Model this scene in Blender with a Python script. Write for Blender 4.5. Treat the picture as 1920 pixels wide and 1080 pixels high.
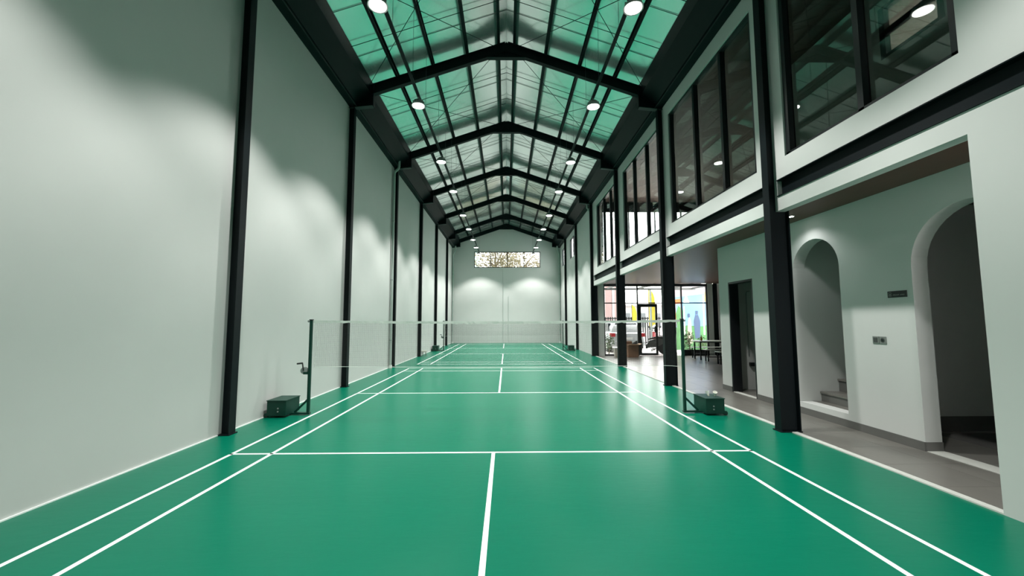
import bpy, bmesh, math, random
from mathutils import Vector, Matrix

# ------------------------------------------------------------------ camera, world, exposure
for o in list(bpy.data.objects):
    bpy.data.objects.remove(o, do_unlink=True)
SC = bpy.context.scene
COL = SC.collection
PI = math.pi

cam_d = bpy.data.cameras.new('camera')
cam_d.sensor_fit = 'HORIZONTAL'
cam_d.sensor_width = 36.0
cam_d.lens = 36.0 * 766.04 / 1920.0
cam_d.clip_start = 0.05
cam_d.clip_end = 300
cam = bpy.data.objects.new('camera', cam_d)
COL.objects.link(cam)
_p, _y, _r = 0.081582, 0.0145, -0.001988
_f = Vector((math.sin(_y) * math.cos(_p), math.cos(_y) * math.cos(_p), math.sin(_p)))
_rt = Vector((math.cos(_y), -math.sin(_y), 0))
_up = _rt.cross(_f)
_R = math.cos(_r) * _rt + math.sin(_r) * _up
_U = -math.sin(_r) * _rt + math.cos(_r) * _up
cam.matrix_world = Matrix((
    (_R.x, _U.x, -_f.x, 0.1491), (_R.y, _U.y, -_f.y, -6.9158), (_R.z, _U.z, -_f.z, 1.5247), (0, 0, 0, 1)))
SC.camera = cam

world = bpy.data.worlds.new('overcast_sky')
SC.world = world
world.use_nodes = True
_bg = world.node_tree.nodes['Background']
_bg.inputs['Color'].default_value = (1.0, 0.975, 0.96, 1)
_bg.inputs['Strength'].default_value = 13.0

SC.view_settings.view_transform = 'Standard'
SC.view_settings.look = 'None'
SC.view_settings.gamma = 1.0
SC.view_settings.use_curve_mapping = False
SC.view_settings.exposure = 0.0

LAMP_POWER = 790.0
LAMP_COLOR = (1.0, 0.99, 0.96)

# ------------------------------------------------------------------ materials
def new_mat(name):
    m = bpy.data.materials.new(name)
    m.use_nodes = True
    return m, m.node_tree, m.node_tree.nodes['Principled BSDF']

def pbr(name, col, rough=0.5, metal=0.0, spec=0.5, noise=0.0, nscale=4.0, bump=0.0, bscale=60.0, stretch=(1, 1, 1), emit=None, estr=0):
    m, nt, b = new_mat(name)
    b.inputs['Base Color'].default_value = (*col, 1)
    b.inputs['Roughness'].default_value = rough
    b.inputs['Metallic'].default_value = metal
    b.inputs['Specular IOR Level'].default_value = spec
    if emit:
        b.inputs['Emission Color'].default_value = (*emit, 1)
        b.inputs['Emission Strength'].default_value = estr
    if noise or bump:
        tc = nt.nodes.new('ShaderNodeTexCoord')
        mp = nt.nodes.new('ShaderNodeMapping')
        mp.inputs['Scale'].default_value = stretch
        geo = nt.nodes.new('ShaderNodeNewGeometry')
        nt.links.new(geo.outputs['Position'], mp.inputs['Vector'])
    if noise:
        n = nt.nodes.new('ShaderNodeTexNoise')
        n.inputs['Scale'].default_value = nscale
        n.inputs['Detail'].default_value = 5
        nt.links.new(mp.outputs[0], n.inputs['Vector'])
        mx = nt.nodes.new('ShaderNodeMix')
        mx.data_type = 'RGBA'
        mx.inputs[6].default_value = (*[c * (1 - noise) for c in col], 1)
        mx.inputs[7].default_value = (*[min(1, c * (1 + noise)) for c in col], 1)
        nt.links.new(n.outputs['Fac'], mx.inputs[0])
        nt.links.new(mx.outputs[2], b.inputs['Base Color'])
    if bump:
        n2 = nt.nodes.new('ShaderNodeTexNoise')
        n2.inputs['Scale'].default_value = bscale
        n2.inputs['Detail'].default_value = 3
        nt.links.new(mp.outputs[0], n2.inputs['Vector'])
        bp = nt.nodes.new('ShaderNodeBump')
        bp.inputs['Strength'].default_value = 1.0
        bp.inputs['Distance'].default_value = bump
        nt.links.new(n2.outputs['Fac'], bp.inputs['Height'])
        nt.links.new(bp.outputs[0], b.inputs['Normal'])
    return m

def glass_mat(name, tint=(0.93, 0.96, 0.95), base=0.05):
    m = bpy.data.materials.new(name)
    m.use_nodes = True
    nt = m.node_tree
    nt.nodes.clear()
    out = nt.nodes.new('ShaderNodeOutputMaterial')
    mix = nt.nodes.new('ShaderNodeMixShader')
    tr = nt.nodes.new('ShaderNodeBsdfTransparent')
    tr.inputs['Color'].default_value = (*tint, 1)
    gl = nt.nodes.new('ShaderNodeBsdfGlossy')
    gl.inputs['Roughness'].default_value = 0.0
    gl.inputs['Color'].default_value = (1, 1, 1, 1)
    lw = nt.nodes.new('ShaderNodeLayerWeight')
    pw = nt.nodes.new('ShaderNodeMath'); pw.operation = 'POWER'; pw.inputs[1].default_value = 5
    ma = nt.nodes.new('ShaderNodeMath'); ma.operation = 'MULTIPLY_ADD'
    ma.inputs[1].default_value = 1 - base; ma.inputs[2].default_value = base
    nt.links.new(lw.outputs['Facing'], pw.inputs[0])
    nt.links.new(pw.outputs[0], ma.inputs[0])
    nt.links.new(ma.outputs[0], mix.inputs[0])
    nt.links.new(tr.outputs[0], mix.inputs[1])
    nt.links.new(gl.outputs[0], mix.inputs[2])
    nt.links.new(mix.outputs[0], out.inputs[0])
    return m

M = {}
M['vinyl'] = pbr('green_vinyl', (0.0, 0.146, 0.083), 0.30, spec=0.13, noise=0.06, nscale=1.2, bump=0.0012, bscale=9.0, stretch=(0.6, 1.6, 1))
M['line'] = pbr('white_line_paint', (0.88, 0.92, 0.89), 0.4)
M['wall'] = pbr('mint_wall_paint', (0.565, 0.58, 0.56), 0.75, spec=0.3, noise=0.025, nscale=2.5, bump=0.004, bscale=2.0)
M['wallpalelit'] = pbr('pale_and_lit_wall_paint', (0.60, 0.625, 0.60), 0.7, spec=0.3, noise=0.02, nscale=3)  # pale piers and slab; on the fascia, lamplight painted into the wall colour
M['steel'] = pbr('black_steel_paint', (0.004, 0.0075, 0.009), 0.5, spec=0.16, noise=0.15, nscale=6)
M['steeledge'] = pbr('dark_grey_steel', (0.03, 0.038, 0.04), 0.5)
M['frame'] = pbr('black_aluminium', (0.010, 0.012, 0.014), 0.35)
M['foil'] = pbr('roof_foil', (0.94, 0.97, 0.97), 0.21, metal=0.78, bump=0.004, bscale=3.0, noise=0.03, nscale=2)
M['deck'] = pbr('roof_deck', (0.25, 0.26, 0.26), 0.6)
M['tile'] = pbr('grey_floor_tile', (0.15, 0.145, 0.13), 0.30, noise=0.18, nscale=2.5, stretch=(1.6, 0.5, 1), bump=0.0005, bscale=14)
M['grout'] = pbr('tile_grout', (0.10, 0.10, 0.095), 0.8)
M['skirt'] = pbr('grey_tile_skirting', (0.12, 0.12, 0.112), 0.35, noise=0.15, nscale=4)
M['kerb'] = pbr('white_edge_strip', (0.55, 0.56, 0.52), 0.6, noise=0.12, nscale=8)
M['soffit'] = pbr('brown_ceiling_panel', (0.12, 0.064, 0.048), 0.42, spec=0.12, noise=0.12, nscale=5, stretch=(6, 0.4, 1))
M['wood'] = pbr('brown_plank', (0.20, 0.135, 0.115), 0.45, noise=0.2, nscale=4, stretch=(0.4, 5, 1))
M['glass'] = glass_mat('window_glass')
M['glassdark'] = glass_mat('tinted_window_glass', tint=(0.55, 0.60, 0.57), base=0.07)
M['galv'] = pbr('galvanised_pipe', (0.30, 0.33, 0.32), 0.4, metal=0.3)
M['pipe'] = pbr('painted_pipe', (0.42, 0.47, 0.44), 0.5)
M['lampbody'] = pbr('lamp_aluminium', (0.35, 0.35, 0.34), 0.4, metal=0.6)
M['lamplens'] = pbr('lamp_lens', (0.9, 0.9, 0.88), 0.4, emit=(1.0, 0.985, 0.94), estr=28)
M['postgreen'] = pbr('dark_green_enamel', (0.004, 0.040, 0.027), 0.42, spec=0.25, noise=0.1, nscale=12)
M['rubber'] = pbr('black_rubber', (0.012, 0.012, 0.012), 0.7)
M['netcord'] = pbr('net_cord', (0.05, 0.05, 0.045), 0.8)
M['tape'] = pbr('white_net_tape', (0.72, 0.76, 0.71), 0.8, noise=0.08, nscale=30)
M['feather'] = pbr('white_feather', (0.80, 0.80, 0.74), 0.7)
M['cork'] = pbr('cork_base', (0.62, 0.58, 0.48), 0.7)
M['concrete'] = pbr('yard_concrete', (0.60, 0.56, 0.54), 0.8, noise=0.1, nscale=2)
M['soil'] = pbr('dark_garden_soil', (0.10, 0.10, 0.06), 0.9, noise=0.3, nscale=3)
M['white'] = pbr('white_plastic', (0.75, 0.75, 0.72), 0.45)
M['tabletop'] = pbr('white_laminate', (0.88, 0.87, 0.85), 0.35)
M['dark'] = pbr('dark_grey_plastic', (0.05, 0.055, 0.052), 0.45)
M['grey'] = pbr('mid_grey_plastic', (0.16, 0.18, 0.165), 0.45)
M['black'] = pbr('black_plate', (0.006, 0.010, 0.009), 0.4)
M['card'] = pbr('brown_cardboard', (0.24, 0.13, 0.075), 0.8, noise=0.12, nscale=5)
M['cardlight'] = pbr('light_cardboard', (0.62, 0.42, 0.28), 0.8)
M['beige'] = pbr('beige_plastic', (0.55, 0.52, 0.44), 0.6)
M['silver'] = pbr('silver_car_paint', (0.62, 0.64, 0.66), 0.25, metal=0.3)
M['carglass'] = pbr('dark_car_glass', (0.02, 0.025, 0.03), 0.08)
M['red'] = pbr('red_lens', (0.45, 0.02, 0.03), 0.25)
M['redpaint'] = pbr('dark_red_paint', (0.25, 0.02, 0.025), 0.3)
M['chrome'] = pbr('chrome', (0.7, 0.7, 0.7), 0.15, metal=1)
M['yellow'] = pbr('yellow_fabric', (0.50, 0.38, 0.02), 0.8, noise=0.1, nscale=3)
M['pink'] = pbr('pale_pink_plaster', (0.17, 0.115, 0.11), 0.9, noise=0.12, nscale=1.2, stretch=(3, 1, 0.3))
M['pinkwhite'] = pbr('cream_plaster', (0.26, 0.24, 0.235), 0.9)
M['cyan'] = pbr('pale_cyan_panel', (0.35, 0.62, 0.62), 0.8)
M['muralblue'] = pbr('mural_sky_blue', (0.10, 0.20, 0.36), 0.8, noise=0.25, nscale=1.5)
M['muralpink'] = pbr('mural_pale_rose', (0.30, 0.22, 0.24), 0.8, noise=0.1, nscale=3)
M['muralgreen'] = pbr('mural_green', (0.04, 0.13, 0.04), 0.8, noise=0.35, nscale=4)
M['muralorange'] = pbr('mural_orange', (0.40, 0.10, 0.02), 0.8)
M['muralcream'] = pbr('mural_cream', (0.40, 0.35, 0.25), 0.8)
M['muralnavy'] = pbr('mural_navy', (0.03, 0.05, 0.10), 0.8)
M['muralwhite'] = pbr('mural_white', (0.80, 0.82, 0.82), 0.8)
M['muralyellow'] = pbr('mural_yellow', (0.40, 0.26, 0.06), 0.8)
M['leaf'] = pbr('green_leaf', (0.06, 0.13, 0.035), 0.6, noise=0.4, nscale=3)
M['leafdry'] = pbr('olive_leaf', (0.15, 0.13, 0.075), 0.7, noise=0.35, nscale=2)
M['bark'] = pbr('tree_bark', (0.12, 0.09, 0.06), 0.9)
M['terracotta'] = pbr('dark_pot', (0.10, 0.075, 0.06), 0.7)

# ------------------------------------------------------------------ mesh helpers
class MB:
    def __init__(self):
        self.v = []
        self.f = []

    def add(self, vs, fs):
        n = len(self.v)
        self.v += [Vector(p) for p in vs]
        self.f += [tuple(i + n for i in f) for f in fs]
        return self

    def box(self, x0, x1, y0, y1, z0, z1):
        return self.add([(x0, y0, z0), (x1, y0, z0), (x1, y1, z0), (x0, y1, z0), (x0, y0, z1), (x1, y0, z1), (x1, y1, z1), (x0, y1, z1)],
                        [(0, 3, 2, 1), (4, 5, 6, 7), (0, 1, 5, 4), (1, 2, 6, 5), (2, 3, 7, 6), (3, 0, 4, 7)])

    def bar(self, p, q, w, h, up=(0, 0, 1)):
        p, q = Vector(p), Vector(q)
        d = (q - p).normalized()
        u = Vector(up)
        s = d.cross(u)
        if s.length < 1e-5:
            s = d.cross(Vector((1, 0, 0)))
        s.normalize()
        u = s.cross(d)
        a, b = s * w / 2, u * h / 2
        return self.add([p - a - b, p + a - b, p + a + b, p - a + b, q - a - b, q + a - b, q + a + b, q - a + b],
                        [(0, 1, 2, 3), (7, 6, 5, 4), (0, 4, 5, 1), (1, 5, 6, 2), (2, 6, 7, 3), (3, 7, 4, 0)])

    def tube(self, pts, r, n=8, caps=True):
        pts = [Vector(p) for p in pts]
        rings = []
        for i, p in enumerate(pts):
            d = (pts[min(i + 1, len(pts) - 1)] - pts[max(i - 1, 0)]).normalized()
            a = d.cross(Vector((0.123, 0.456, 0.88)))
            if i == 0 or a.length < 1e-4:
                a = d.cross(Vector((0, 0, 1)))
                if a.length < 1e-4:
                    a = d.cross(Vector((1, 0, 0)))
            else:
                a = pa - d * pa.dot(d)
            a.normalize()
            pa = a
            b = d.cross(a)
            rr = r[i] if isinstance(r, (list, tuple)) else r
            rings.append([p + a * rr * math.cos(2 * PI * k / n) + b * rr * math.sin(2 * PI * k / n) for k in range(n)])
        vs = [v for ring in rings for v in ring]
        fs = []
        for i in range(len(rings) - 1):
            for k in range(n):
                fs.append((i * n + k, i * n + (k + 1) % n, (i + 1) * n + (k + 1) % n, (i + 1) * n + k))
        if caps:
            fs.append(tuple(range(n))[::-1])
            fs.append(tuple((len(rings) - 1) * n + k for k in range(n)))
        return self.add(vs, fs)

    def lathe(self, prof, c=(0, 0, 0), n=24, axis='z'):
        c = Vector(c)
        vs, fs = [], []
        for (r, h) in prof:
            for k in range(n):
                a = 2 * PI * k / n
                if axis == 'z':
                    vs.append(c + Vector((r * math.cos(a), r * math.sin(a), h)))
                elif axis == 'x':
                    vs.append(c + Vector((h, r * math.cos(a), r * math.sin(a))))
                else:
                    vs.append(c + Vector((r * math.cos(a), h, r * math.sin(a))))
        for i in range(len(prof) - 1):
            for k in range(n):
                fs.append((i * n + k, i * n + (k + 1) % n, (i + 1) * n + (k + 1) % n, (i + 1) * n + k))
        fs.append(tuple(range(n))[::-1])
        fs.append(tuple((len(prof) - 1) * n + k for k in range(n)))
        return self.add(vs, fs)

    def prism(self, poly, axis, a0, a1):
        # poly: 2d points in the other two axes (order x,y / x,z / y,z)
        def P(p, a):
            if axis == 'x':
                return (a, p[0], p[1])
            if axis == 'y':
                return (p[0], a, p[1])
            return (p[0], p[1], a)
        n = len(poly)
        vs = [P(p, a0) for p in poly] + [P(p, a1) for p in poly]
        fs = [tuple(range(n)), tuple(range(2 * n - 1, n - 1, -1))]
        fs += [(i, i + n, (i + 1) % n + n, (i + 1) % n) for i in range(n)]
        return self.add(vs, fs)

    def loft(self, rings, close=True):
        n = len(rings[0])
        vs = [v for r in rings for v in r]
        fs = []
        for i in range(len(rings) - 1):
            for k in range(n):
                fs.append((i * n + k, i * n + (k + 1) % n, (i + 1) * n + (k + 1) % n, (i + 1) * n + k))
        if close:
            fs.append(tuple(range(n))[::-1])
            fs.append(tuple((len(rings) - 1) * n + k for k in range(n)))
        return self.add(vs, fs)

    def build(self, name, mat, parent=None, smooth=False, origin=None, bevel=0, kind=None):
        me = bpy.data.meshes.new(name)
        if parent is not None:
            top = parent
            while top.parent is not None:
                top = top.parent
            org = top.location.copy()
        elif origin is not None:
            org = Vector(origin)
        else:
            org = Vector((0, 0, 0))
        me.from_pydata([tuple(v - org) for v in self.v], [], self.f)
        bm = bmesh.new()
        bm.from_mesh(me)
        bmesh.ops.recalc_face_normals(bm, faces=bm.faces)
        if bevel:
            bmesh.ops.bevel(bm, geom=[e for e in bm.edges if e.is_manifold and e.calc_face_angle(0) > 0.6], offset=bevel, segments=2, affect='EDGES', profile=0.5)
        bm.to_mesh(me)
        bm.free()
        if smooth:
            for p in me.polygons:
                p.use_smooth = True
            try:
                me.set_sharp_from_angle(angle=math.radians(38))
            except Exception:
                pass
        me.materials.append(M[mat] if isinstance(mat, str) else mat)
        o = bpy.data.objects.new(name, me)
        COL.objects.link(o)
        if parent is not None:
            o.parent = parent
        else:
            o.location = org
        if kind:
            o['kind'] = kind
        return o

def tag(o, label, cat, group=None):
    o['label'] = label
    o['category'] = cat
    if group:
        o['group'] = group
    return o

def struct(o, label=None):
    o['kind'] = 'structure'
    if label:
        o['label'] = label
    return o

def empty(name, loc):
    o = bpy.data.objects.new(name, None)
    o.empty_display_size = 0.1
    o.location = loc
    COL.objects.link(o)
    return o

def copy_tree(o, parent=None):
    c = o.copy()
    COL.objects.link(c)
    c.parent = parent
    for ch in o.children:
        copy_tree(ch, c)
    return c

def slab(name, poly, holes, axis, a0, a1, mat):
    # a plate with real holes through it
    bm = bmesh.new()
    def P(p, a):
        return (a, p[0], p[1]) if axis == 'x' else (p[0], a, p[1]) if axis == 'y' else (p[0], p[1], a)
    edges = []
    for loop in [poly] + holes:
        vs = [bm.verts.new(P(p, a0)) for p in loop]
        for i in range(len(vs)):
            edges.append(bm.edges.new((vs[i], vs[(i + 1) % len(vs)])))
    bmesh.ops.triangle_fill(bm, use_beauty=True, use_dissolve=False, edges=edges)
    faces = list(bm.faces)
    r = bmesh.ops.extrude_face_region(bm, geom=faces)
    d = Vector(P((0, 0), a1 - a0))
    bmesh.ops.translate(bm, vec=d, verts=[g for g in r['geom'] if isinstance(g, bmesh.types.BMVert)])
    bmesh.ops.recalc_face_normals(bm, faces=bm.faces)
    me = bpy.data.meshes.new(name)
    bm.to_mesh(me)
    bm.free()
    me.materials.append(M[mat])
    o = bpy.data.objects.new(name, me)
    COL.objects.link(o)
    return o

def rect(a0, a1, b0, b1):
    return [(a0, b0), (a1, b0), (a1, b1), (a0, b1)]

def arch(y0, y1, z0, zs, n=20):
    r = (y1 - y0) / 2
    c = (y0 + y1) / 2
    return [(y0, z0), (y1, z0)] + [(c + r * math.cos(PI * i / n), zs + r * math.sin(PI * i / n)) for i in range(n + 1)]

def ibeam(mb, p, q, depth, flange, tw=0.01, tf=0.012, up=(0, 0, 1)):
    # I section swept from p to q; 'depth' measured along up, flange across
    p, q = Vector(p), Vector(q)
    d = (q - p).normalized()
    s = d.cross(Vector(up)).normalized()
    u = s.cross(d)
    h, w, t = depth / 2, flange / 2, tw / 2
    pr = [(-w, -h), (w, -h), (w, -h + tf), (t, -h + tf), (t, h - tf), (w, h - tf), (w, h), (-w, h), (-w, h - tf), (-t, h - tf), (-t, -h + tf), (-w, -h + tf)]
    n = len(pr)
    vs = [p + s * a + u * b for a, b in pr] + [q + s * a + u * b for a, b in pr]
    caps = [(0, 1, 2, 11), (2, 3, 10, 11), (3, 4, 9, 10), (4, 5, 8, 9), (5, 6, 7, 8)]
    fs = [(i, (i + 1) % n, (i + 1) % n + n, i + n) for i in range(n)]
    fs += [c for c in caps] + [tuple(i + n for i in c) for c in caps]
    return mb.add(vs, fs)

ORD = ['first', 'second', 'third', 'fourth', 'fifth', 'sixth', 'seventh', 'eighth', 'ninth', 'tenth']

# ------------------------------------------------------------------ key dimensions (metres; net of the near court at y=0)
XL, XR = -3.73, 4.06            # faces of the long walls
YB, YE = -9.6, 22.3             # back and end walls
XC = 0.165                      # ridge line
RT, SL = 8.57, 0.345            # rafter top at the ridge, roof pitch
PUR = 0.15                      # purlin depth
FRAMES = [-1.15, 2.9, 6.98, 11.2, 15.25, 19.3]
XI = 5.06                       # passage wall with the arches
def rtop(x):
    return RT - SL * abs(x - XC)
def foil(x):
    return rtop(x) + PUR + 0.004

# ------------------------------------------------------------------ floors
fl = struct(MB().box(XL - 0.2, XR + 0.0, YB, YE, -0.12, 0.0).build('floor', 'vinyl'), 'glossy green vinyl sports floor marked with two badminton courts')

def court(y0):
    L = []
    w = 0.02
    def ln(x0, x1, ya, yb):
        MB().box(x0, x1, y0 + ya, y0 + yb, 0.0, 0.0015).build('court_line', 'line', fl)
    for sx in (-1, 1):
        for xc in (3.03, 2.57):
            ln(sx * xc - w, sx * xc + w, -6.70, 6.70)
    for sy in (-1, 1):
        for yc in (2.0, 5.92, 6.68):
            ln(-3.05, 3.05, sy * yc - w, sy * yc + w)
        a, b = sorted((sy * 2.02, sy * 6.66))
        ln(-w, w, a, b)
court(0.0)
court(14.6)

f2 = struct(MB().box(XR, 9.75, YB, 11.35, -0.13, -0.012).build('floor', 'grout'), 'grey tiled floor of the side passage and seating area')
ts = 0.6
tm = MB().box(0.0015, ts - 0.0015, 0.0015, ts - 0.0015, -0.012, 0.0).build('tile', 'tile', f2)
first = True
for i in range(10):
    for j in range(25):
        x, y = 4.14 + i * ts, -3.68 + j * ts
        if x > 9.7 or (x > 5.75 and y < -1.4) or (x > 6.9 and y < 2.4):
            continue
        if first:
            t = tm
            first = False
        else:
            t = tm.copy()
            COL.objects.link(t)
        t.location = (x, y, 0)
struct(MB().box(XR, 4.135, -3.625, 11.2, -0.01, 0.012).build('trim_1', 'kerb'), 'off-white edging strip between green court and grey tiles')
struct(MB().box(XL, XL + 0.014, YB, YE, 0, 0.012).build('trim_2', 'line'), 'thin white sealing line at the foot of left wall')

# ------------------------------------------------------------------ walls of the hall
struct(MB().box(XL - 0.2, XL, YB, YE, 0, 7.3).build('wall_left', 'wall'), 'tall plain mint wall along the left of the court')
struct(MB().box(XL - 0.2, XR + 0.2, YB - 0.2, YB, 0, 8.9).build('wall_back', 'wall'))
EW = (-2.15, 2.62, 5.38, 6.545)
endp = [(XL - 0.2, 0), (XR + 0.2, 0), (XR + 0.2, 7.35), (XC, 8.75), (XL - 0.2, 7.35)]
struct(slab('wall_end', endp, [rect(*EW)], 'y', YE, YE + 0.2, 'wall'), 'mint gable wall closing the far end of the hall')

WIN = [(-3.617, -1.41, 3.83, 6.52), (-0.77, 2.55, 3.83, 6.52), (3.17, 6.41, 3.83, 6.52), (7.21, 10.40, 3.83, 6.52),
       (15.62, 17.8, 5.30, 6.50), (19.5, 21.3, 5.30, 6.50)]
BEAM = [(-5.1, -1.22), (-1.08, 2.83), (2.97, 6.91), (7.05, 11.13)]
poly = [(YB, 0), (-3.625, 0), (-3.625, 3.1), (11.27, 3.1), (11.27, 0), (YE, 0), (YE, 7.3), (YB, 7.3)]
holes = [rect(*w) for w in WIN] + [rect(a, b, 3.30, 3.545) for a, b in BEAM]
struct(slab('wall_right', poly, holes, 'x', XR, XR + 0.14, 'wall'), 'two-storey mint wall on the right with upper windows and open ground floor')
# fascia bands, same paint as the wall but lightened for lamplight, standing a little proud of the wall above the open passage
k = 3
for a, b in BEAM:
    a2 = a
    if a < -5:
        k += 1
        continue
    struct(MB().box(XR - 0.012, XR, a2 + 0.02, b - 0.02, 3.10, 3.298).build('trim_%d' % k, 'wallpalelit'),
           'fascia band in lamp-lightened wall paint under the black floor beam, %s bay from the camera' % ORD[k - 3])
    k += 1

# ------------------------------------------------------------------ steel columns, beams, rafters
def column(side):
    t = empty('steel_column', (0, 0, 0))
    if side < 0:
        x0, x1 = XL - 0.10, XL + 0.14
    else:
        x0, x1 = 3.93, 4.21
    xi, xo = (x1, x0) if side < 0 else (x0, x1)
    s = 1 if side < 0 else -1
    fw = 0.07
    MB().box(min(xi, xi - s * 0.012), max(xi, xi - s * 0.012), -fw, fw, 0, 7.0).build('flange', 'steel', t)
    MB().box(min(xo, xo + s * 0.012), max(xo, xo + s * 0.012), -fw, fw, 0, 7.0).build('flange', 'steel', t)
    MB().box(x0 + 0.012, x1 - 0.012, -0.005, 0.005, 0, 7.0).build('web', 'steel', t)
    MB().box((XL if side < 0 else x0) - (0 if side < 0 else 0.02), (x1 if side < 0 else x1) + (0.02 if side < 0 else 0), -0.09, 0.09, 0, 0.014).build('base_plate', 'steel', t)
    return t

for side in (-1, 1):
    proto = column(side)
    wl = 'left' if side < 0 else 'right'
    for i, y in enumerate(FRAMES):
        c = proto if i == 0 else copy_tree(proto)
        c.location = (0, y, 0)
        tag(c, 'tall black steel column on the %s side of the hall, %s from the camera' % (wl, ORD[i]), 'column', 'black steel columns along the %s wall' % wl)

for i, (a, b) in enumerate(BEAM):
    t = empty('floor_beam', (4.13, (a + b) / 2, 3.42))
    MB().box(4.045, 4.215, a, b, 3.531, 3.543).build('flange', 'steel', t)
    MB().box(4.045, 4.215, a, b, 3.302, 3.314).build('flange', 'steel', t)
    MB().box(4.125, 4.135, a, b, 3.314, 3.531).build('web', 'steel', t)
    MB().box(4.135, 4.19, a, b, 3.30, 3.545).build('backing', 'steel', t)
    tag(t, 'black steel floor beam above the passage opening, %s bay from the camera' % ORD[i], 'beam', 'black floor beams on the right wall')

def rafter():
    t = empty('roof_rafter', (0, 0, 0))
    dep, fl_ = 0.25, 0.125
    cz = dep / 2 * math.sqrt(1 + SL * SL)
    for s in (-1, 1):
        x1 = XL - 0.02 if s < 0 else XR + 0.06
        ibeam(m := MB(), (XC, 0, RT - cz), (x1, 0, rtop(x1) - cz), dep, fl_)
        m.build('rafter_arm', 'steel', t)
        xe = -3.14 if s < 0 else 3.47          # inner end of the knee
        xw = XL if s < 0 else XR
        zl = 6.80
        pl = [(xw, zl), (xe, zl + 0.06), (xe, rtop(xe)), (xw, rtop(xw))]
        MB().prism(pl, 'y', -0.006, 0.006).build('knee_plate', 'steel', t)
        MB().bar((xw, 0, zl), (xe, 0, zl + 0.06), 0.14, 0.012).build('knee_flange', 'steeledge', t)
        MB().box(xe - 0.008, xe + 0.008, -0.075, 0.075, zl + 0.05, rtop(xe)).build('end_plate', 'steel', t)
        MB().box(min(xw, xe), max(xw, xe), -0.07, 0.07, zl + 0.07, zl + 0.12).build('stiffener', 'steel', t)
    zb = 8.15
    hw = 0.47
    pr = [(XC - hw, zb), (XC + hw, zb), (XC + 0.75, rtop(XC + 0.75) - 0.22), (XC, RT - 0.01), (XC - 0.75, rtop(XC - 0.75) - 0.22)]
    MB().prism(pr, 'y', -0.03, 0.03).build('ridge_gusset', 'steel', t)
    MB().box(XC - hw, XC + hw, -0.0625, 0.0625, zb - 0.012, zb).build('ridge_flange', 'steel', t)
    return t
proto = rafter()
for i, y in enumerate(FRAMES + [22.1]):
    r = proto if i == 0 else copy_tree(proto)
    r.location = (0, y, 0)
    tag(r, ('black steel roof rafter carried by the %s pair of columns from the camera' % ORD[i]) if i < 6 else 'black steel roof rafter against the far gable wall', 'rafter', 'black portal rafters under the roof')

# eave gutters: dark folded steel between wall top and roof foil
for s, nm in ((-1, 'left'), (1, 'right')):
    X = (lambda d: XL + d) if s < 0 else (lambda d: XR - d)
    t = struct(empty('trim_%d' % (9 if s < 0 else 10), (X(0.2), (YB + YE) / 2, 6.83)), 'long black eave gutter along the top of the %s wall' % nm)
    pr = [(X(0.006), 6.83), (X(0.17), 6.86), (X(0.17), 6.93), (X(0.51), 7.19), (X(0.51), foil(X(0.51)) - 0.02), (X(0.006), foil(X(0)) - 0.02)]
    MB().prism(pr, 'y', YB, YE).build('gutter_body', 'steel', t)
    MB().box(min(X(0.165), X(0.178)), max(X(0.165), X(0.178)), YB, YE, 6.848, 6.872).build('lip', 'steeledge', t)

# ------------------------------------------------------------------ roof
slope_l = (XL - 0.2, foil(XL - 0.2))
slope_r = (XR + 0.2, foil(XR + 0.2))
z0 = foil(XC)
deck = [(slope_l[0], slope_l[1] + 0.03), (XC, z0 + 0.03), (slope_r[0], slope_r[1] + 0.03), (slope_r[0], slope_r[1] + 0.12), (XC, z0 + 0.12), (slope_l[0], slope_l[1] + 0.12)]
ceil = struct(MB().prism(deck, 'y', YB - 0.2, YE + 0.2).build('ceiling', 'deck'), 'pitched roof lined with shiny insulation foil on black purlins')
random.seed(3)
ws = 1.22
nsh = int(math.ceil((YE - YB) / ws))
for i in range(nsh):
    ya = YB + i * ws
    yb = min(ya + ws + 0.03, YE)
    for s in (-1, 1):
        xe, ze = slope_l if s < 0 else slope_r
        # each roll sags a trace between purlins and overlaps the next one
        nx = 8
        rows = []
        m = MB()
        vs, fs = [], []
        for k in range(nx + 1):
            u = k / nx
            x = XC + (xe - XC) * u
            z = z0 + (ze - z0) * u
            vs += [(x, ya, z + 0.004), (x, (ya + yb) / 2, z - 0.001 + 0.002 * random.random()), (x, yb, z)]
        n0 = len(vs)
        vs += [(a, b, c + 0.012) for a, b, c in vs]
        for k in range(nx):
            for c in range(2):
                q = (k * 3 + c, k * 3 + c + 1, k * 3 + c + 4, k * 3 + c + 3)
                fs += [q, tuple(j + n0 for j in q[::-1])]
        m.add(vs, fs)
        m.build('foil_sheet', 'foil', ceil)
for dx in (0.165, 1.02, 1.88, 2.77):
    for s in (-1, 1):
        x = XC + s * dx
        zt = foil(x)
        m = MB()
        e = -s if dx < 0.2 else s
        xa, xb = (x, x - 0.06 * e)
        # C purlin: web and two lips
        m.prism([(xa, zt - PUR), (xa - 0.006 * e, zt - PUR), (xa - 0.006 * e, zt - 0.006), (xb, zt - 0.006), (xb, zt), (xa, zt)], 'y', YB, YE)
        m.build('purlin', 'steel', ceil)
        MB().prism([(xa, zt - PUR), (xb, zt - PUR), (xb, zt - PUR + 0.02), (xa, zt - PUR + 0.02)], 'y', YB, YE).build('purlin_lip', 'steel', ceil)
bays = [-5.2] + FRAMES + [22.1]
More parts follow.
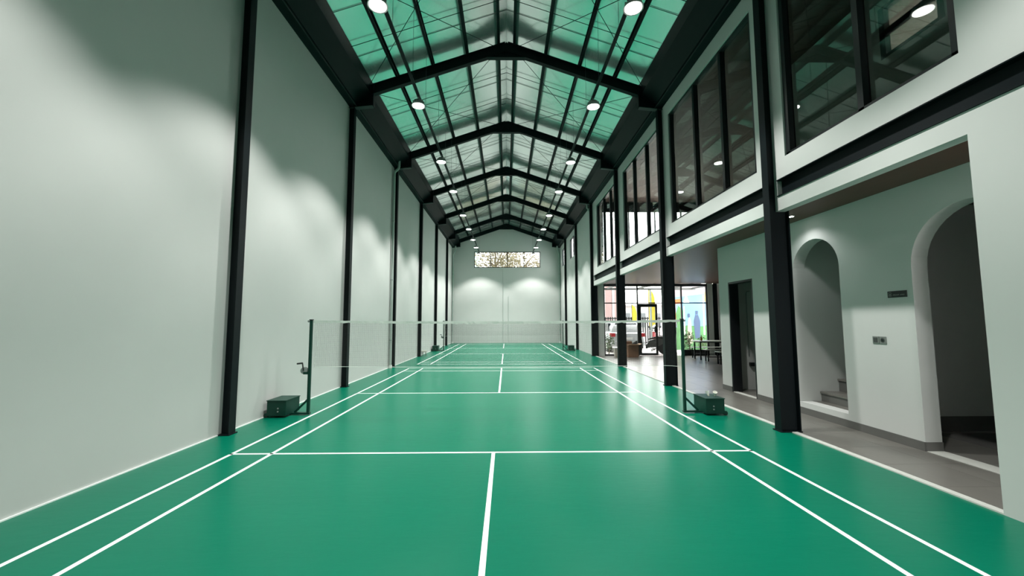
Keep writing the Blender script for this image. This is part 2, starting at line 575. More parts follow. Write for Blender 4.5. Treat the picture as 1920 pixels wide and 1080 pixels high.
for i in range(len(bays) - 1):
    a, b = bays[i], bays[i + 1]
    for s in (-1, 1):
        xe = XC + s * 3.45
        for fr in (0.34, 0.67):
            y = a + (b - a) * fr
            MB().tube([(XC, y, foil(XC) - 0.07), (xe, y, foil(xe) - 0.07)], 0.007, 6).build('sag_rod', 'steel', ceil)
            MB().tube([(XC, y + 0.42, foil(XC) - 0.012), (xe, y + 0.42, foil(xe) - 0.012)], 0.006, 6).build('support_wire', 'steeledge', ceil)
        for fl_ in (0, 1):
            ya, yb = (a + 0.08, b - 0.08) if fl_ else (b - 0.08, a + 0.08)
            MB().tube([(XC + s * 0.25, ya, rtop(XC + 0.25) - 0.10), (xe, yb, rtop(xe) - 0.10)], 0.007, 6).build('brace_rod', 'steel', ceil)

# ------------------------------------------------------------------ high-bay lamps on two hanging rails
LX = {-1: -1.705, 1: 2.01}
LY = [-4.7, -1.33, 1.42, 4.48, 7.15, 10.40, 13.05, 15.70, 18.10, 20.60]
RZ = 6.29
LZ = 6.07
sp = bpy.data.lights.new('lamp_light', 'SPOT')
sp.energy = LAMP_POWER
sp.color = LAMP_COLOR
sp.spot_size = math.radians(108)
sp.spot_blend = 0.38
sp.shadow_soft_size = 0.11
lp = empty('high_bay_lamp', (0, 0, 0))
MB().lathe([(0.118, 0), (0.118, 0.006)], n=28).build('lens', 'lamplens', lp)
hs = MB()
hs.lathe([(0.124, 0.0065), (0.145, 0.0), (0.145, 0.018), (0.128, 0.05), (0.075, 0.055), (0.072, 0.13), (0.02, 0.14)], n=28)
hb = hs.build('housing', 'lampbody', lp, smooth=True)
for k in range(12):
    a = 2 * PI * k / 12
    d = Vector((math.cos(a), math.sin(a), 0))
    MB().bar(Vector((0, 0, 0.075)) + d * 0.065, Vector((0, 0, 0.075)) + d * 0.125, 0.006, 0.05).build('fin', 'lampbody', hb)
MB().tube([(0, 0, 0.135), (0, 0, 0.205)], 0.009, 8).build('hook', 'galv', lp)
spo = bpy.data.objects.new('lamp_light', sp)
COL.objects.link(spo)
spo.parent = lp
spo.location = (0, 0, -0.02)
first = True
for s in (-1, 1):
    wl = 'left' if s < 0 else 'right'
    vis = 0
    for i, y in enumerate(LY):
        l = lp if first else copy_tree(lp)
        first = False
        l.location = (LX[s], y, LZ)
        if i < 1:
            lab = 'lit round high-bay lamp above the camera on the %s rail' % wl
        else:
            lab = 'lit round high-bay lamp on the %s hanging rail, %s in view from the camera' % (wl, ORD[i - 1])
        tag(l, lab, 'lamp', 'high-bay lamps on the %s rail' % wl)
    t = empty('lamp_rail', (LX[s], 7, RZ))
    MB().box(LX[s] - 0.027, LX[s] + 0.027, YB, 21.0, RZ - 0.016, RZ + 0.03).build('channel', 'steel', t)
    for y in LY:
        for dy in (-0.55, 0.75):
            MB().tube([(LX[s], y + dy, RZ + 0.03), (LX[s], y + dy, foil(LX[s]) - 0.01)], 0.004, 5).build('suspension_wire', 'steeledge', t)
    tag(t, 'black lamp rail hung on wires along the %s half of the hall' % wl, 'rail', 'lamp rails')

# ------------------------------------------------------------------ windows
def window(n, y0, y1, z0, z1, mull, fw, mat='glass', x=4.13, label=None, mw=None):
    w = struct(empty('window_%d' % n, (x, (y0 + y1) / 2, z0)), label)
    xd0, xd1 = x - 0.045, x + 0.045
    mw = mw or fw
    MB().box(xd0, xd1, y0, y1, z0, z0 + fw * 0.6).build('sill_frame', 'frame', w)
    MB().box(xd0, xd1, y0, y1, z1 - fw * 0.6, z1).build('head_frame', 'frame', w)
    MB().box(xd0, xd1, y0, y0 + fw, z0, z1).build('jamb_frame', 'frame', w)
    MB().box(xd0, xd1, y1 - fw, y1, z0, z1).build('jamb_frame', 'frame', w)
    ys = [y0 + fw] + [q for mm in mull for q in (mm - mw / 2, mm + mw / 2)] + [y1 - fw]
    for mm in mull:
        MB().box(xd0, xd1, mm - mw / 2, mm + mw / 2, z0, z1).build('mullion', 'frame', w)
    for i in range(0, len(ys), 2):
        MB().box(x + 0.026, x + 0.032, ys[i], ys[i + 1], z0 + fw * 0.6, z1 - fw * 0.6).build('pane', mat, w)
    return w
window(1, *WIN[0], [-2.62], 0.075, 'glassdark', label='large upper window in the near bay of the right wall')
window(2, *WIN[1], [0.22, 1.29], 0.075, 'glassdark', label='large upper window in the second bay of the right wall')
window(3, *WIN[2], [4.22, 5.33], 0.09, 'glass', label='large upper window in the third bay, bright sky behind')
window(4, *WIN[3], [8.22, 9.25], 0.10, 'glass', label='large upper window in the fourth bay of the right wall')
window(5, *WIN[4], [16.7], 0.07, label='small high window near the far end of right wall')
window(6, *WIN[5], [20.4], 0.07, label='small high window nearest the far gable')
w = struct(empty('window_7', (XC, YE + 0.1, EW[2])), 'wide four-pane window high in the far gable wall')
x0, x1, za, zb = EW
fw = 0.05
MB().box(x0, x1, YE + 0.03, YE + 0.10, za, za + fw).build('sill_frame', 'frame', w)
MB().box(x0, x1, YE + 0.03, YE + 0.10, zb - fw, zb).build('head_frame', 'frame', w)
xs = [x0, x0 + 1.19, x0 + 2.385, x0 + 3.58, x1]
for i, xx in enumerate(xs):
    a = xx if i == 0 else xx - fw if i == 4 else xx - fw / 2
    MB().box(a, a + fw, YE + 0.03, YE + 0.10, za, zb).build('mullion' if 0 < i < 4 else 'jamb_frame', 'frame', w)
    if i < 4:
        MB().box(a + fw, xs[i + 1] - fw / 2, YE + 0.06, YE + 0.066, za + fw, zb - fw).build('pane', 'glass', w)

# ------------------------------------------------------------------ upper room behind the big windows
struct(MB().box(4.20, 9.75, YB, 11.4, 3.30, 3.52).build('floor', 'wallpalelit'), 'slab between passage and upper room')
struct(MB().box(4.20, 9.75, YB, 11.6, 6.95, 7.1).build('ceiling', 'deck'))
uc = bpy.data.objects['ceiling.001']
uc['label'] = 'brown plank ceiling of the upper room'
pk = None
for i in range(28):
    y = -2.4 + i * 0.5
    if pk is None:
        pk = MB().box(4.20, 9.70, 0.004, 0.496, 6.93, 6.95).build('plank', 'wood', uc)
        p = pk
    else:
        p = pk.copy()
        COL.objects.link(p)
    p.location = (0, y, 0)
struct(slab('wall_side', rect(YB, 11.4, 0, 7.0), [rect(-3.2, 1.4, 4.6, 6.6)], 'x', 9.65, 9.80, 'wall'), 'outer side wall of the annexe')
window(11, -3.2, 1.4, 4.6, 6.6, [-0.9], 0.06, x=9.72)  # unseen window, added to let sky light into the room behind the partition
struct(MB().box(4.2, 9.65, -4.2, -4.05, 3.52, 6.95).build('wall_upper', 'wall'), 'near end wall of the upper room')
# inner room wall with a small framed window
iw = (-1.70, -0.74, 5.70, 6.55)
struct(slab('wall_inner', rect(-4.05, 2.0, 3.52, 6.93), [rect(*iw)], 'x', 6.2, 6.32, 'wall'), 'mint partition inside the upper room')
window(8, *iw, [], 0.09, x=6.24, label='small dark-framed window in the upper room partition')
MB().box(6.21, 6.27, iw[0], iw[1], 6.08, 6.17).build('transom', 'frame', bpy.data.objects['window_8'])
struct(MB().box(6.32, 9.65, 1.88, 2.0, 3.52, 6.93).build('wall_inner', 'wall'))
# upper front glazing
w = struct(empty('window_9', (6.9, 11.3, 3.52)), 'tall front glazing of the upper room facing the bright yard')
for (xa, xb) in ((4.5, 5.7), (5.7, 6.9), (6.9, 8.1), (8.1, 9.3)):
    MB().box(xa, xa + 0.05, 11.26, 11.34, 3.52, 6.52).build('mullion', 'frame', w)
    MB().box(xa + 0.05, xb, 11.297, 11.303, 3.57, 6.48).build('pane', 'glass', w)
MB().box(4.5, 9.3, 11.26, 11.34, 3.52, 3.57).build('sill_frame', 'frame', w)
MB().box(4.5, 9.3, 11.26, 11.34, 6.48, 6.95).build('head_frame', 'frame', w)
struct(MB().box(4.2, 4.5, 11.22, 11.36, 3.52, 6.95).build('wall_front', 'wall'))
struct(MB().box(9.3, 9.75, 11.22, 11.36, 3.52, 6.95).build('wall_front', 'wall'))

# ------------------------------------------------------------------ passage: soffit, wall with arches, doors
struct(MB().box(XR + 0.0, 9.65, -4.0, 11.22, 3.20, 3.30).build('ceiling', 'soffit'), 'glossy dark brown soffit over the side passage')
bpy.data.objects['ceiling.002'].location = (0.141, 0, 0)
A1 = arch(-1.0, -0.03, 0.19, 2.345)
A2 = arch(-3.33, -2.07, -0.05, 2.19)
# passage wall: ground-floor openings cut into the lower edge
a2 = [(-3.33, 0)] + [(p[0], p[1]) for p in A2[2:]][::-1] + [(-2.07, 0)]
wallp = [(-6.0, 0)] + a2 + [(1.135, 0), (1.135, 2.37), (2.02, 2.37), (2.02, 0), (2.41, 0), (2.41, 3.2), (-6.0, 3.2)]
struct(slab('wall_passage', wallp, [A1], 'x', XI, XI + 0.2, 'wall'), 'mint passage wall with two arches and a doorway')
for i, (a, b) in enumerate([(-2.07, 1.135), (2.02, 2.41)]):
    struct(MB().box(XI - 0.012, XI, a, b, 0, 0.105).build('baseboard_%s' % ('passage', 'corner')[i], 'skirt'), ('dark grey tile skirting along the arched wall', 'short dark grey skirting beside the doorway')[i])
struct(MB().box(XI, XI + 0.2, -2.082, -2.07, 0, 0.105).build('baseboard_arch', 'skirt'))
struct(MB().box(XI + 0.0, XI + 0.2, -3.33, -2.082, -0.01, 0.006).build('trim_7', 'kerb'), 'pale threshold strip under the wide arch')
struct(MB().box(XI + 0.0, XI + 0.09, 1.135, 2.02, -0.01, 0.008).build('trim_8', 'kerb'), 'pale threshold strip under the doorway')
# rooms behind
struct(MB().box(XI + 0.2, 7.9, -1.20, -1.085, 0, 3.2).build('wall_store', 'wall'), 'unlit wall seen through the wide arch')
struct(MB().box(7.8, 7.9, -6.0, -1.2, 0, 3.2).build('wall_store', 'wall'))
struct(MB().box(5.3, 7.8, -6.0, -5.9, 0, 3.2).build('wall_store', 'wall'))
struct(MB().box(XI + 0.2, 7.8, -1.214, -1.20, 0, 0.20).build('baseboard_store', 'skirt'), 'dark skirting in the unlit room')
struct(MB().box(6.6, 6.7, -0.98, 2.9, 0, 3.2).build('wall_stair', 'wall'), 'wall behind the stairs')
struct(MB().box(XI + 0.2, 6.6, -0.03, 0.09, 0, 3.2).build('wall_stair', 'wall'), 'side wall of the stairwell seen through the narrow arch')
struct(MB().box(XI + 0.2, 6.6, 0.95, 1.05, 0, 3.2).build('wall_restroom', 'wall'))
struct(MB().box(XI + 0.2, 6.6, 2.29, 2.41, 0, 3.2).build('wall_restroom', 'wall'), 'dim wall seen through the doorway')
struct(MB().box(6.7, 9.65, 2.29, 2.41, 0, 3.2).build('wall_restroom', 'wall'))
# staircase
st = empty('staircase', (5.78, -0.5, 0))
MB().box(XI + 0.205, 6.595, -1.08, -0.035, 0, 0.19).build('landing', 'tile', st)
for k, (x1, z1) in enumerate([(5.42, 0.35), (5.73, 0.555), (6.04, 0.76), (6.35, 0.965)]):
    MB().box(x1, 6.595, -1.08, -0.035, (0.19, 0.35, 0.555, 0.76)[k], z1 - 0.03).build('riser', 'skirt', st)
    MB().box(x1 - 0.02, 6.595, -1.08, -0.035, z1 - 0.03, z1).build('tread', 'tile', st)
tag(st, 'grey tiled stairs rising behind the narrow arch', 'stairs')
# restroom door
d = struct(empty('door_1', (XI + 0.1, 1.58, 0)), 'black framed doorway into a dim room')
MB().box(XI - 0.004, XI + 0.2, 1.135, 1.17, 0, 2.37).build('door_frame', 'frame', d)
MB().box(XI - 0.004, XI + 0.2, 1.985, 2.02, 0, 2.37).build('door_frame', 'frame', d)
MB().box(XI - 0.004, XI + 0.2, 1.17, 1.985, 2.33, 2.37).build('door_frame', 'frame', d)
lf = MB().box(XI + 0.21, XI + 1.0, 1.135, 1.17, 0.01, 2.32).build('door_leaf', 'frame', d)
MB().tube([(XI + 0.92, 1.17, 1.0), (XI + 0.92, 1.22, 1.0), (XI + 0.80, 1.22, 1.0)], 0.01, 8).build('handle', 'galv', lf)
t = MB().box(5.60, 5.76, 2.20, 2.29, 0.52, 0.60).build('wall_holder', 'black', origin=(5.68, 2.25, 0.52), bevel=0.008)
tag(t, 'small black holder fixed to the wall inside the doorway', 'holder')
t = MB().tube([(5.60, 2.275, 0.75), (5.60, 2.275, 2.15), (5.60, 2.24, 2.19), (5.60, 2.15, 2.19)], 0.011, 8).build('shower_pipe', 'galv', origin=(5.60, 2.27, 0.75), smooth=True)
tag(t, 'thin bent pipe on the wall inside the doorway', 'pipe')

# sign plate and switch plates on the passage wall
s = empty('door_sign', (XI, -1.869, 1.815))
MB().box(XI - 0.008, XI, -1.996, -1.742, 1.815, 1.898).build('plate', 'black', s, bevel=0.003)
MB().box(XI - 0.0095, XI - 0.008, -1.796, -1.76, 1.878, 1.884).build('pictogram', 'grey', s)
for (a, b, c, e) in ((-1.796, -1.791, 1.832, 1.884), (-1.765, -1.76, 1.832, 1.884), (-1.796, -1.76, 1.832, 1.838), (-1.785, -1.772, 1.845, 1.862)):
    MB().box(XI - 0.0095, XI - 0.008, a, b, c, e).build('pictogram', 'grey', s)
random.seed(9)
y = -1.816
for k in range(13):
    if k == 7:
        y -= 0.011
        continue
    h = random.choice((0.010, 0.010, 0.014))
    MB().box(XI - 0.0095, XI - 0.008, y - 0.0085, y, 1.842, 1.842 + h).build('letter', 'grey', s)
    y -= 0.0118
tag(s, 'small black sign plate with pictogram beside the wide arch', 'sign')
s = empty('wall_switch', (XI, -1.574, 1.22))
MB().box(XI - 0.010, XI, -1.574, -1.481, 1.222, 1.318).build('switch_plate', 'grey', s, bevel=0.003)
MB().box(XI - 0.014, XI - 0.010, -1.556, -1.499, 1.24, 1.30).build('rocker', 'dark', s)
p = MB().box(XI - 0.010, XI, -1.676, -1.58, 1.222, 1.318).build('socket_plate', 'grey', s, bevel=0.003)
MB().lathe([(0.030, -0.012), (0.030, -0.010)], (XI, -1.628, 1.27), 20, 'x').build('socket_face', 'dark', p)
MB().lathe([(0.018, -0.0135), (0.018, -0.012)], (XI, -1.628, 1.27), 16, 'x').build('socket_well', 'black', p)
tag(s, 'dark grey double switch and socket plate on the passage wall', 'switch')
# recessed downlight
t = empty('downlight', (4.73, -0.52, 3.2))
MB().lathe([(0.055, -0.006), (0.055, 0.0)], (4.73, -0.52, 3.2), 20).build('trim_ring', 'white', t)
MB().lathe([(0.038, -0.008), (0.038, -0.006)], (4.73, -0.52, 3.2), 20).build('lens', 'lamplens', t)
tag(t, 'small lit downlight in the brown soffit behind the nearest right column', 'downlight')
dl = bpy.data.lights.new('downlight_light', 'SPOT')
dl.energy = 22
dl.spot_size = math.radians(130)
dl.spot_blend = 0.6
dl.shadow_soft_size = 0.04
dlo = bpy.data.objects.new('downlight_light', dl)
COL.objects.link(dlo)
dlo.parent = t
dlo.location = (0, 0, -0.02)

# ------------------------------------------------------------------ front glazing of the seating area
YF = 11.3
struct(MB().box(4.215, 4.50, YF - 0.08, YF + 0.06, 0, 3.3).build('wall_pier', 'wallpalelit'), 'pale pier left of the front glazing')
struct(MB().box(9.18, 9.40, YF - 0.08, YF + 0.06, 0, 3.3).build('wall_pier', 'wallpalelit'), 'pale pier right of the front glazing')
t = empty('steel_column', (9.5, YF, 0))
MB().box(9.42, 9.60, YF - 0.1, YF - 0.088, 0, 3.2).build('flange', 'steel', t)
MB().box(9.42, 9.60, YF + 0.068, YF + 0.08, 0, 3.2).build('flange', 'steel', t)
MB().box(9.50, 9.52, YF - 0.088, YF + 0.068, 0, 3.2).build('web', 'steel', t)
tag(t, 'black steel column at the right end of the front glazing', 'column')
w = struct(empty('window_10', (6.8, YF, 0)), 'dark framed glazed shopfront facing the yard')
def fbox(xa, xb, za, zb, name, d=0.04):
    MB().box(xa, xb, YF - d, YF + d, za, zb).build(name, 'frame', w)
fbox(4.5, 9.18, 3.08, 3.2, 'head_frame')
fbox(4.5, 9.18, 2.31, 2.355, 'transom')
for xx in (4.5, 6.0, 7.98, 9.12):
    fbox(xx, xx + 0.055, 0.0, 3.08, 'mullion')
fbox(4.55, 6.0, 0.0, 0.07, 'sill_frame')
fbox(8.03, 9.12, 0.0, 0.10, 'sill_frame')
fbox(8.03, 9.12, 0.10, 0.26, 'kick_panel', 0.03)
for (xa, xb, za, zb) in ((4.555, 6.0, 0.07, 2.31), (4.555, 6.0, 2.355, 3.08), (6.055, 7.98, 2.355, 3.08), (8.035, 9.12, 0.26, 2.31), (8.035, 9.12, 2.355, 3.08)):
    MB().box(xa, xb, YF - 0.003, YF + 0.003, za, zb).build('pane', 'glass', w)
d = struct(empty('door_2', (6.48, YF, 0)), 'black framed glass door in the shopfront')
def dbox(xa, xb, za, zb, name, mat='frame', dd=0.03):
    MB().box(xa, xb, YF - dd, YF + dd, za, zb).build(name, mat, d)
dbox(6.056, 6.17, 0.02, 2.30, 'stile'); dbox(6.82, 6.90, 0.02, 2.30, 'stile'); dbox(6.17, 6.82, 2.16, 2.30, 'top_rail'); dbox(6.17, 6.82, 0.02, 0.11, 'bottom_rail')
dbox(6.17, 6.82, 0.11, 2.16, 'pane', 'glass', 0.003)
MB().box(6.83, 6.87, YF - 0.09, YF - 0.06, 0.92, 1.25).build('handle', 'steel', d)
MB().box(6.76, 6.90, YF - 0.05, YF - 0.03, 1.02, 1.30).build('lock_box', 'frame', d)

# ------------------------------------------------------------------ badminton net, posts
def net_post(s, y0, lab):
    t = empty('net_post', (s * 3.11 + (0.0 if s < 0 else 0.02), y0, 0))
    px = t.location.x
    MB().box(px - 0.022, px + 0.022, y0 - 0.022, y0 + 0.022, 0.02, 1.55).build('post', 'postgreen', t, bevel=0.004)
    MB().box(px - 0.026, px + 0.026, y0 - 0.026, y0 + 0.026, 1.55, 1.565).build('cap', 'rubber', t)
    bx = px + s * 0.405
    MB().box(min(px - s * 0.03, bx), max(px - s * 0.03, bx), y0 - 0.03, y0 + 0.03, 0.012, 0.04).build('foot_bar', 'postgreen', t)
    MB().bar((px + s * 0.01, y0, 0.25), (px + s * 0.22, y0, 0.04), 0.03, 0.03).build('brace', 'postgreen', t)
    wb = MB().box(bx - 0.15, bx + 0.15, y0 - 0.22, y0 + 0.22, 0.03, 0.27).build('ballast_box', 'postgreen', t, bevel=0.006)
    MB().box(bx - 0.158, bx + 0.158, y0 - 0.228, y0 + 0.228, 0.262, 0.275).build('lid', 'postgreen', wb, bevel=0.003)
    for yy in (y0 - 0.19, y0 + 0.19):
        MB().lathe([(0.010, -0.016), (0.035, -0.016), (0.035, 0.016), (0.010, 0.016)], (bx + s * 0.17, yy, 0.036), 18, 'y').build('wheel', 'rubber', t, smooth=True)
        MB().box(min(bx + s * 0.14, bx + s * 0.19), max(bx + s * 0.14, bx + s * 0.19), yy - 0.022, yy - 0.018, 0.03, 0.07).build('wheel_bracket', 'postgreen', t)
    for zz in (0.10, 0.15):
        MB().lathe([(0.012, -0.008), (0.012, 0.0)], (bx - 0.03 * s, y0 - 0.222, zz), 10, 'y').build('bolt', 'galv', wb)
    if s < 0:
        wn = MB().lathe([(0.02, -0.03), (0.055, -0.03), (0.055, -0.02), (0.03, -0.015), (0.03, 0.015), (0.055, 0.02), (0.055, 0.03), (0.02, 0.03)], (px - 0.085, y0, 0.72), 20, 'y').build('winch_drum', 'galv', t, smooth=True)
        MB().box(px - 0.09, px - 0.02, y0 - 0.035, y0 + 0.035, 0.66, 0.70).build('winch_bracket', 'postgreen', t)
        MB().bar((px - 0.085, y0 - 0.04, 0.72), (px - 0.105, y0 - 0.04, 0.85), 0.012, 0.02, (0, 1, 0)).build('crank', 'rubber', t)
        MB().tube([(px - 0.10, y0 - 0.045, 0.845), (px - 0.19, y0 - 0.045, 0.835)], 0.014, 10).build('crank_grip', 'rubber', t)
    MB().lathe([(0.016, -0.012), (0.022, 0), (0.016, 0.012)], (px + s * 0.045, y0, 1.535), 14, 'y').build('pulley', 'galv', t, smooth=True)
    tag(t, lab, 'net post', 'badminton net posts')
    return t
def net(y0, lab, n=305):
    xl, xr = -3.075, 3.10
    t = empty('badminton_net', ((xl + xr) / 2, y0, 0.78))
    sag = lambda x: 1.548 - 0.024 * (1 - ((x - (xl + xr) / 2) / ((xr - xl) / 2)) ** 2)
    random.seed(int(y0))
    # white folded tape along the top, slightly puckered
    rings = []
    N = 150
    for i in range(N + 1):
        x = xl + (xr - xl) * i / N
        z = sag(x)
        j = random.uniform(-0.006, 0.006)
        k = random.uniform(-0.007, 0.007)
        rings.append([(x, y0 - 0.005 + j * 0.5, z - 0.038 + k), (x, y0 + 0.005 + j * 0.5, z - 0.038 + k), (x, y0 + 0.007, z + j * 0.5), (x, y0 - 0.007, z + j * 0.5)])
    MB().loft(rings).build('top_tape', 'tape', t)
    m = MB()
    r = 0.0006
    def zb(x):   # lower edge pulled up at the posts
        e = min(x - xl, xr - x)
        return sag(x) - 0.76 - 0.03 * math.exp(-e / 0.15)
    for i in range(n + 1):
        x = xl + 0.02 + (xr - xl - 0.04) * i / n
        m.bar((x, y0, sag(x) - 0.03), (x, y0, zb(x)), r * 2, r * 2)
    for j in range(1, 38):
        for i in range(12):
            xa = xl + 0.02 + (xr - xl - 0.04) * i / 12
            xb = xl + 0.02 + (xr - xl - 0.04) * (i + 1) / 12
            m.bar((xa, y0, sag(xa) - 0.03 - j * 0.0193), (xb, y0, sag(xb) - 0.03 - j * 0.0193), r * 2, r * 2)
    m.build('netting', 'netcord', t, kind='stuff')
    MB().tube([(xl + 0.02 + (xr - xl - 0.04) * i / 40, y0, zb(xl + 0.02 + (xr - xl - 0.04) * i / 40)) for i in range(41)], 0.0035, 5).build('hem_cord', 'tape', t)
    for x, e in ((xl + 0.02, 0), (xr - 0.02, 1)):
        MB().tube([(x + (0.06 * math.sin(PI * q / 10)) * (1 if e == 0 else -1), y0, 1.545 - q * 0.079) for q in range(11)], 0.0022, 5).build('side_cord', 'tape', t)
    MB().tube([(-3.082, y0, 1.54), (xl, y0, 1.545)], 0.003, 5).build('tension_cord', 'tape', t)
    tag(t, lab, 'net', 'badminton nets')
net(0.0, 'near badminton net with white top tape across the court')
net(14.6, 'far badminton net at the back of the hall', 180)
net_post(-1, 0.0, 'dark green net post with winch crank by the left wall, nearer court')
net_post(1, 0.0, 'dark green net post with shuttlecocks on its ballast box, nearer court')
net_post(-1, 14.6, 'small distant green net post by the left wall, farther court')
net_post(1, 14.6, 'small distant green net post by the right wall, farther court')

def shuttle(x, y, z, tilt, rz, lab):
    t = empty('shuttlecock', (x, y, z))
    R = Matrix.Rotation(rz, 4, 'Z') @ Matrix.Rotation(tilt, 4, 'X')
    def T(m):
        m.v = [Vector((x, y, z)) + (R @ v) for v in m.v]
        return m
    T(MB().lathe([(0.004, -0.0), (0.012, 0.004), (0.014, 0.012), (0.013, 0.024)], n=14)).build('cork', 'cork', t, smooth=True)
    for k in range(14):
        a = 2 * PI * k / 14
        d = Vector((math.cos(a), math.sin(a), 0))
        s_ = Vector((-math.sin(a), math.cos(a), 0))
        m = MB()
        p0, p1, p2 = d * 0.012 + Vector((0, 0, 0.022)), d * 0.024 + Vector((0, 0, 0.055)), d * 0.034 + Vector((0, 0, 0.086))
        th = d * 0.0008
        m.loft([[p0 - s_ * 0.001 - th, p0 + s_ * 0.001 - th, p0 + s_ * 0.001 + th, p0 - s_ * 0.001 + th],
                [p1 - s_ * 0.007 - th, p1 + s_ * 0.007 - th, p1 + s_ * 0.007 + th, p1 - s_ * 0.007 + th],
                [p2 - s_ * 0.009 - th, p2 + s_ * 0.009 - th, p2 + s_ * 0.009 + th, p2 - s_ * 0.009 + th]])
        T(m).build('feather', 'feather', t)
    tag(t, lab, 'shuttlecock', 'shuttlecocks on the ballast box')
shuttle(3.50, -0.08, 0.286, -0.35, 0.5, 'white feather shuttlecock standing on the green ballast box, left one')
shuttle(3.58, -0.12, 0.292, 0.55, -0.3, 'white feather shuttlecock tipped over on the green ballast box, right one')

# ------------------------------------------------------------------ downpipes and small wall items
def downpipe(pts, r, lab, grp='downpipes'):
    t = empty('downpipe', (pts[-1][0], pts[-1][1], 0))
    MB().tube(pts, r, 12).build('pipe', 'pipe', t, smooth=True)
    for z in (0.9, 2.9, 4.9):
        x, y = pts[-1][0], pts[-1][1]
        MB().tube([(x, y, z), (x, y, z + 0.03)], r * 1.18, 12).build('pipe_clip', 'galv', t)
    MB().tube([(pts[-1][0], pts[-1][1], 0.0), (pts[-1][0], pts[-1][1], 0.10)], r * 1.35, 12).build('shoe', 'white', t)
    tag(t, lab, 'pipe', grp)
downpipe([(-3.50, 6.72, 7.05), (-3.50, 6.72, 6.82), (-3.52, 6.72, 6.74), (-3.65, 6.74, 6.62), (-3.665, 6.75, 6.52), (-3.665, 6.75, 0.0)], 0.042, 'pale downpipe beside the third left column')
downpipe([(-3.45, 21.9, 6.9), (-3.45, 21.95, 6.6), (-3.62, 22.15, 6.4), (-3.65, 22.2, 6.3), (-3.65, 22.2, 0.0)], 0.05, 'pale downpipe in the far left corner')
downpipe([(3.80, 21.9, 6.9), (3.80, 21.95, 6.6), (3.95, 22.15, 6.4), (3.98, 22.2, 6.3), (3.98, 22.2, 0.0)], 0.05, 'pale downpipe in the far right corner')
downpipe([(3.86, 11.42, 6.95), (3.86, 11.42, 6.7), (3.98, 11.42, 6.55), (4.0, 11.42, 6.45), (4.0, 11.42, 0.0)], 0.035, 'pale downpipe beside the fourth right column')
for xx, z1, lb in ((-0.08, 5.36, 'thin long conduit running down from the gable window'), (0.30, 3.3, 'short thin conduit low on the far gable wall')):
    tag(MB().tube([(xx, YE - 0.012, 0.0), (xx, YE - 0.012, z1)], 0.011, 8).build('wall_conduit', 'pipe', origin=(xx, YE - 0.012, 0)), lb, 'conduit', 'conduits on the gable wall')
t = empty('stool', (-3.5, 11.45, 0))
MB().box(-3.58, -3.40, 11.3, 11.6, 0.20, 0.23).build('seat', 'beige', t)
for a in (-3.57, -3.43):
    for b in (11.31, 11.57):
        MB().box(a, a + 0.02, b, b + 0.02, 0, 0.20).build('leg', 'terracotta', t)
tag(t, 'low brown stool behind the fourth left column', 'stool')

# ------------------------------------------------------------------ seating area furniture
def dining_table(x0, x1, y0, y1, lab):
    t = empty('dining_table', ((x0 + x1) / 2, (y0 + y1) / 2, 0))
    MB().box(x0, x1, y0, y1, 0.71, 0.75).build('tabletop', 'tabletop', t, bevel=0.004)
    MB().box(x0 + 0.1, x1 - 0.1, y0 + 0.1, y1 - 0.1, 0.67, 0.72).build('apron', 'steel', t)
    for a in (x0 + 0.08, x1 - 0.12):
        for b in (y0 + 0.08, y1 - 0.12):
            MB().box(a, a + 0.04, b, b + 0.04, 0, 0.72).build('leg', 'steel', t)
    tag(t, lab, 'table')
def bench(x0, x1, y0, y1, lab):
    t = empty('bench', ((x0 + x1) / 2, (y0 + y1) / 2, 0))
    MB().box(x0, x1, y0, y1, 0.42, 0.45).build('seat', 'tabletop', t, bevel=0.004)
    MB().box(x0 + 0.08, x1 - 0.08, (y0 + y1) / 2 - 0.015, (y0 + y1) / 2 + 0.015, 0.14, 0.17).build('stretcher', 'steel', t)
    for a in (x0 + 0.06, x1 - 0.10):
        for b in (y0 + 0.03, y1 - 0.07):
            MB().box(a, a + 0.035, b, b + 0.035, 0, 0.42).build('leg', 'steel', t)
    tag(t, lab, 'bench', 'white benches at the table')
dining_table(7.68, 9.2, 9.05, 9.75, 'long white-topped table with black legs by the front glazing')
bench(7.85, 9.2, 9.95, 10.25, 'white bench on the glazing side of the long table')
bench(7.72, 9.2, 8.55, 8.85, 'white bench on the court side of the long table')
bench(7.62, 9.2, 7.45, 7.75, 'white bench standing nearest the passage corner')
t = empty('sauce_bottle', (7.92, 9.35, 0.75))
MB().lathe([(0.03, 0), (0.033, 0.02), (0.033, 0.11), (0.014, 0.15), (0.013, 0.17)], (7.92, 9.35, 0.75), 16).build('bottle_body', 'muralorange', t, smooth=True)
MB().lathe([(0.016, 0.17), (0.014, 0.20), (0.005, 0.23)], (7.92, 9.35, 0.75), 12).build('cap', 'white', t, smooth=True)
tag(t, 'orange sauce bottle standing on the white table', 'bottle')

t = empty('cardboard_box', (5.52, 10.6, 0))
MB().box(5.30, 5.74, 10.4, 10.8, 0, 0.52).build('carton', 'card', t)
MB().bar((5.30, 10.6, 0.52), (5.16, 10.6, 0.58), 0.40, 0.005, (0, 0, 1)).build('flap', 'cardlight', t)
MB().bar((5.74, 10.6, 0.52), (5.90, 10.6, 0.57), 0.40, 0.005, (0, 0, 1)).build('flap', 'cardlight', t)
MB().bar((5.52, 10.40, 0.52), (5.52, 10.22, 0.565), 0.42, 0.005, (0, 0, 1)).build('flap', 'cardlight', t)
tag(t, 'open brown cardboard box with flaps up by the glass door', 'box')
t = MB().box(5.28, 5.62, 10.9, 11.15, 0, 0.66).build('cardboard_box', 'card', origin=(5.45, 11.0, 0), bevel=0.004)
tag(t, 'closed brown cardboard box behind the open one', 'box')
t = empty('waste_bin', (4.92, 10.75, 0))
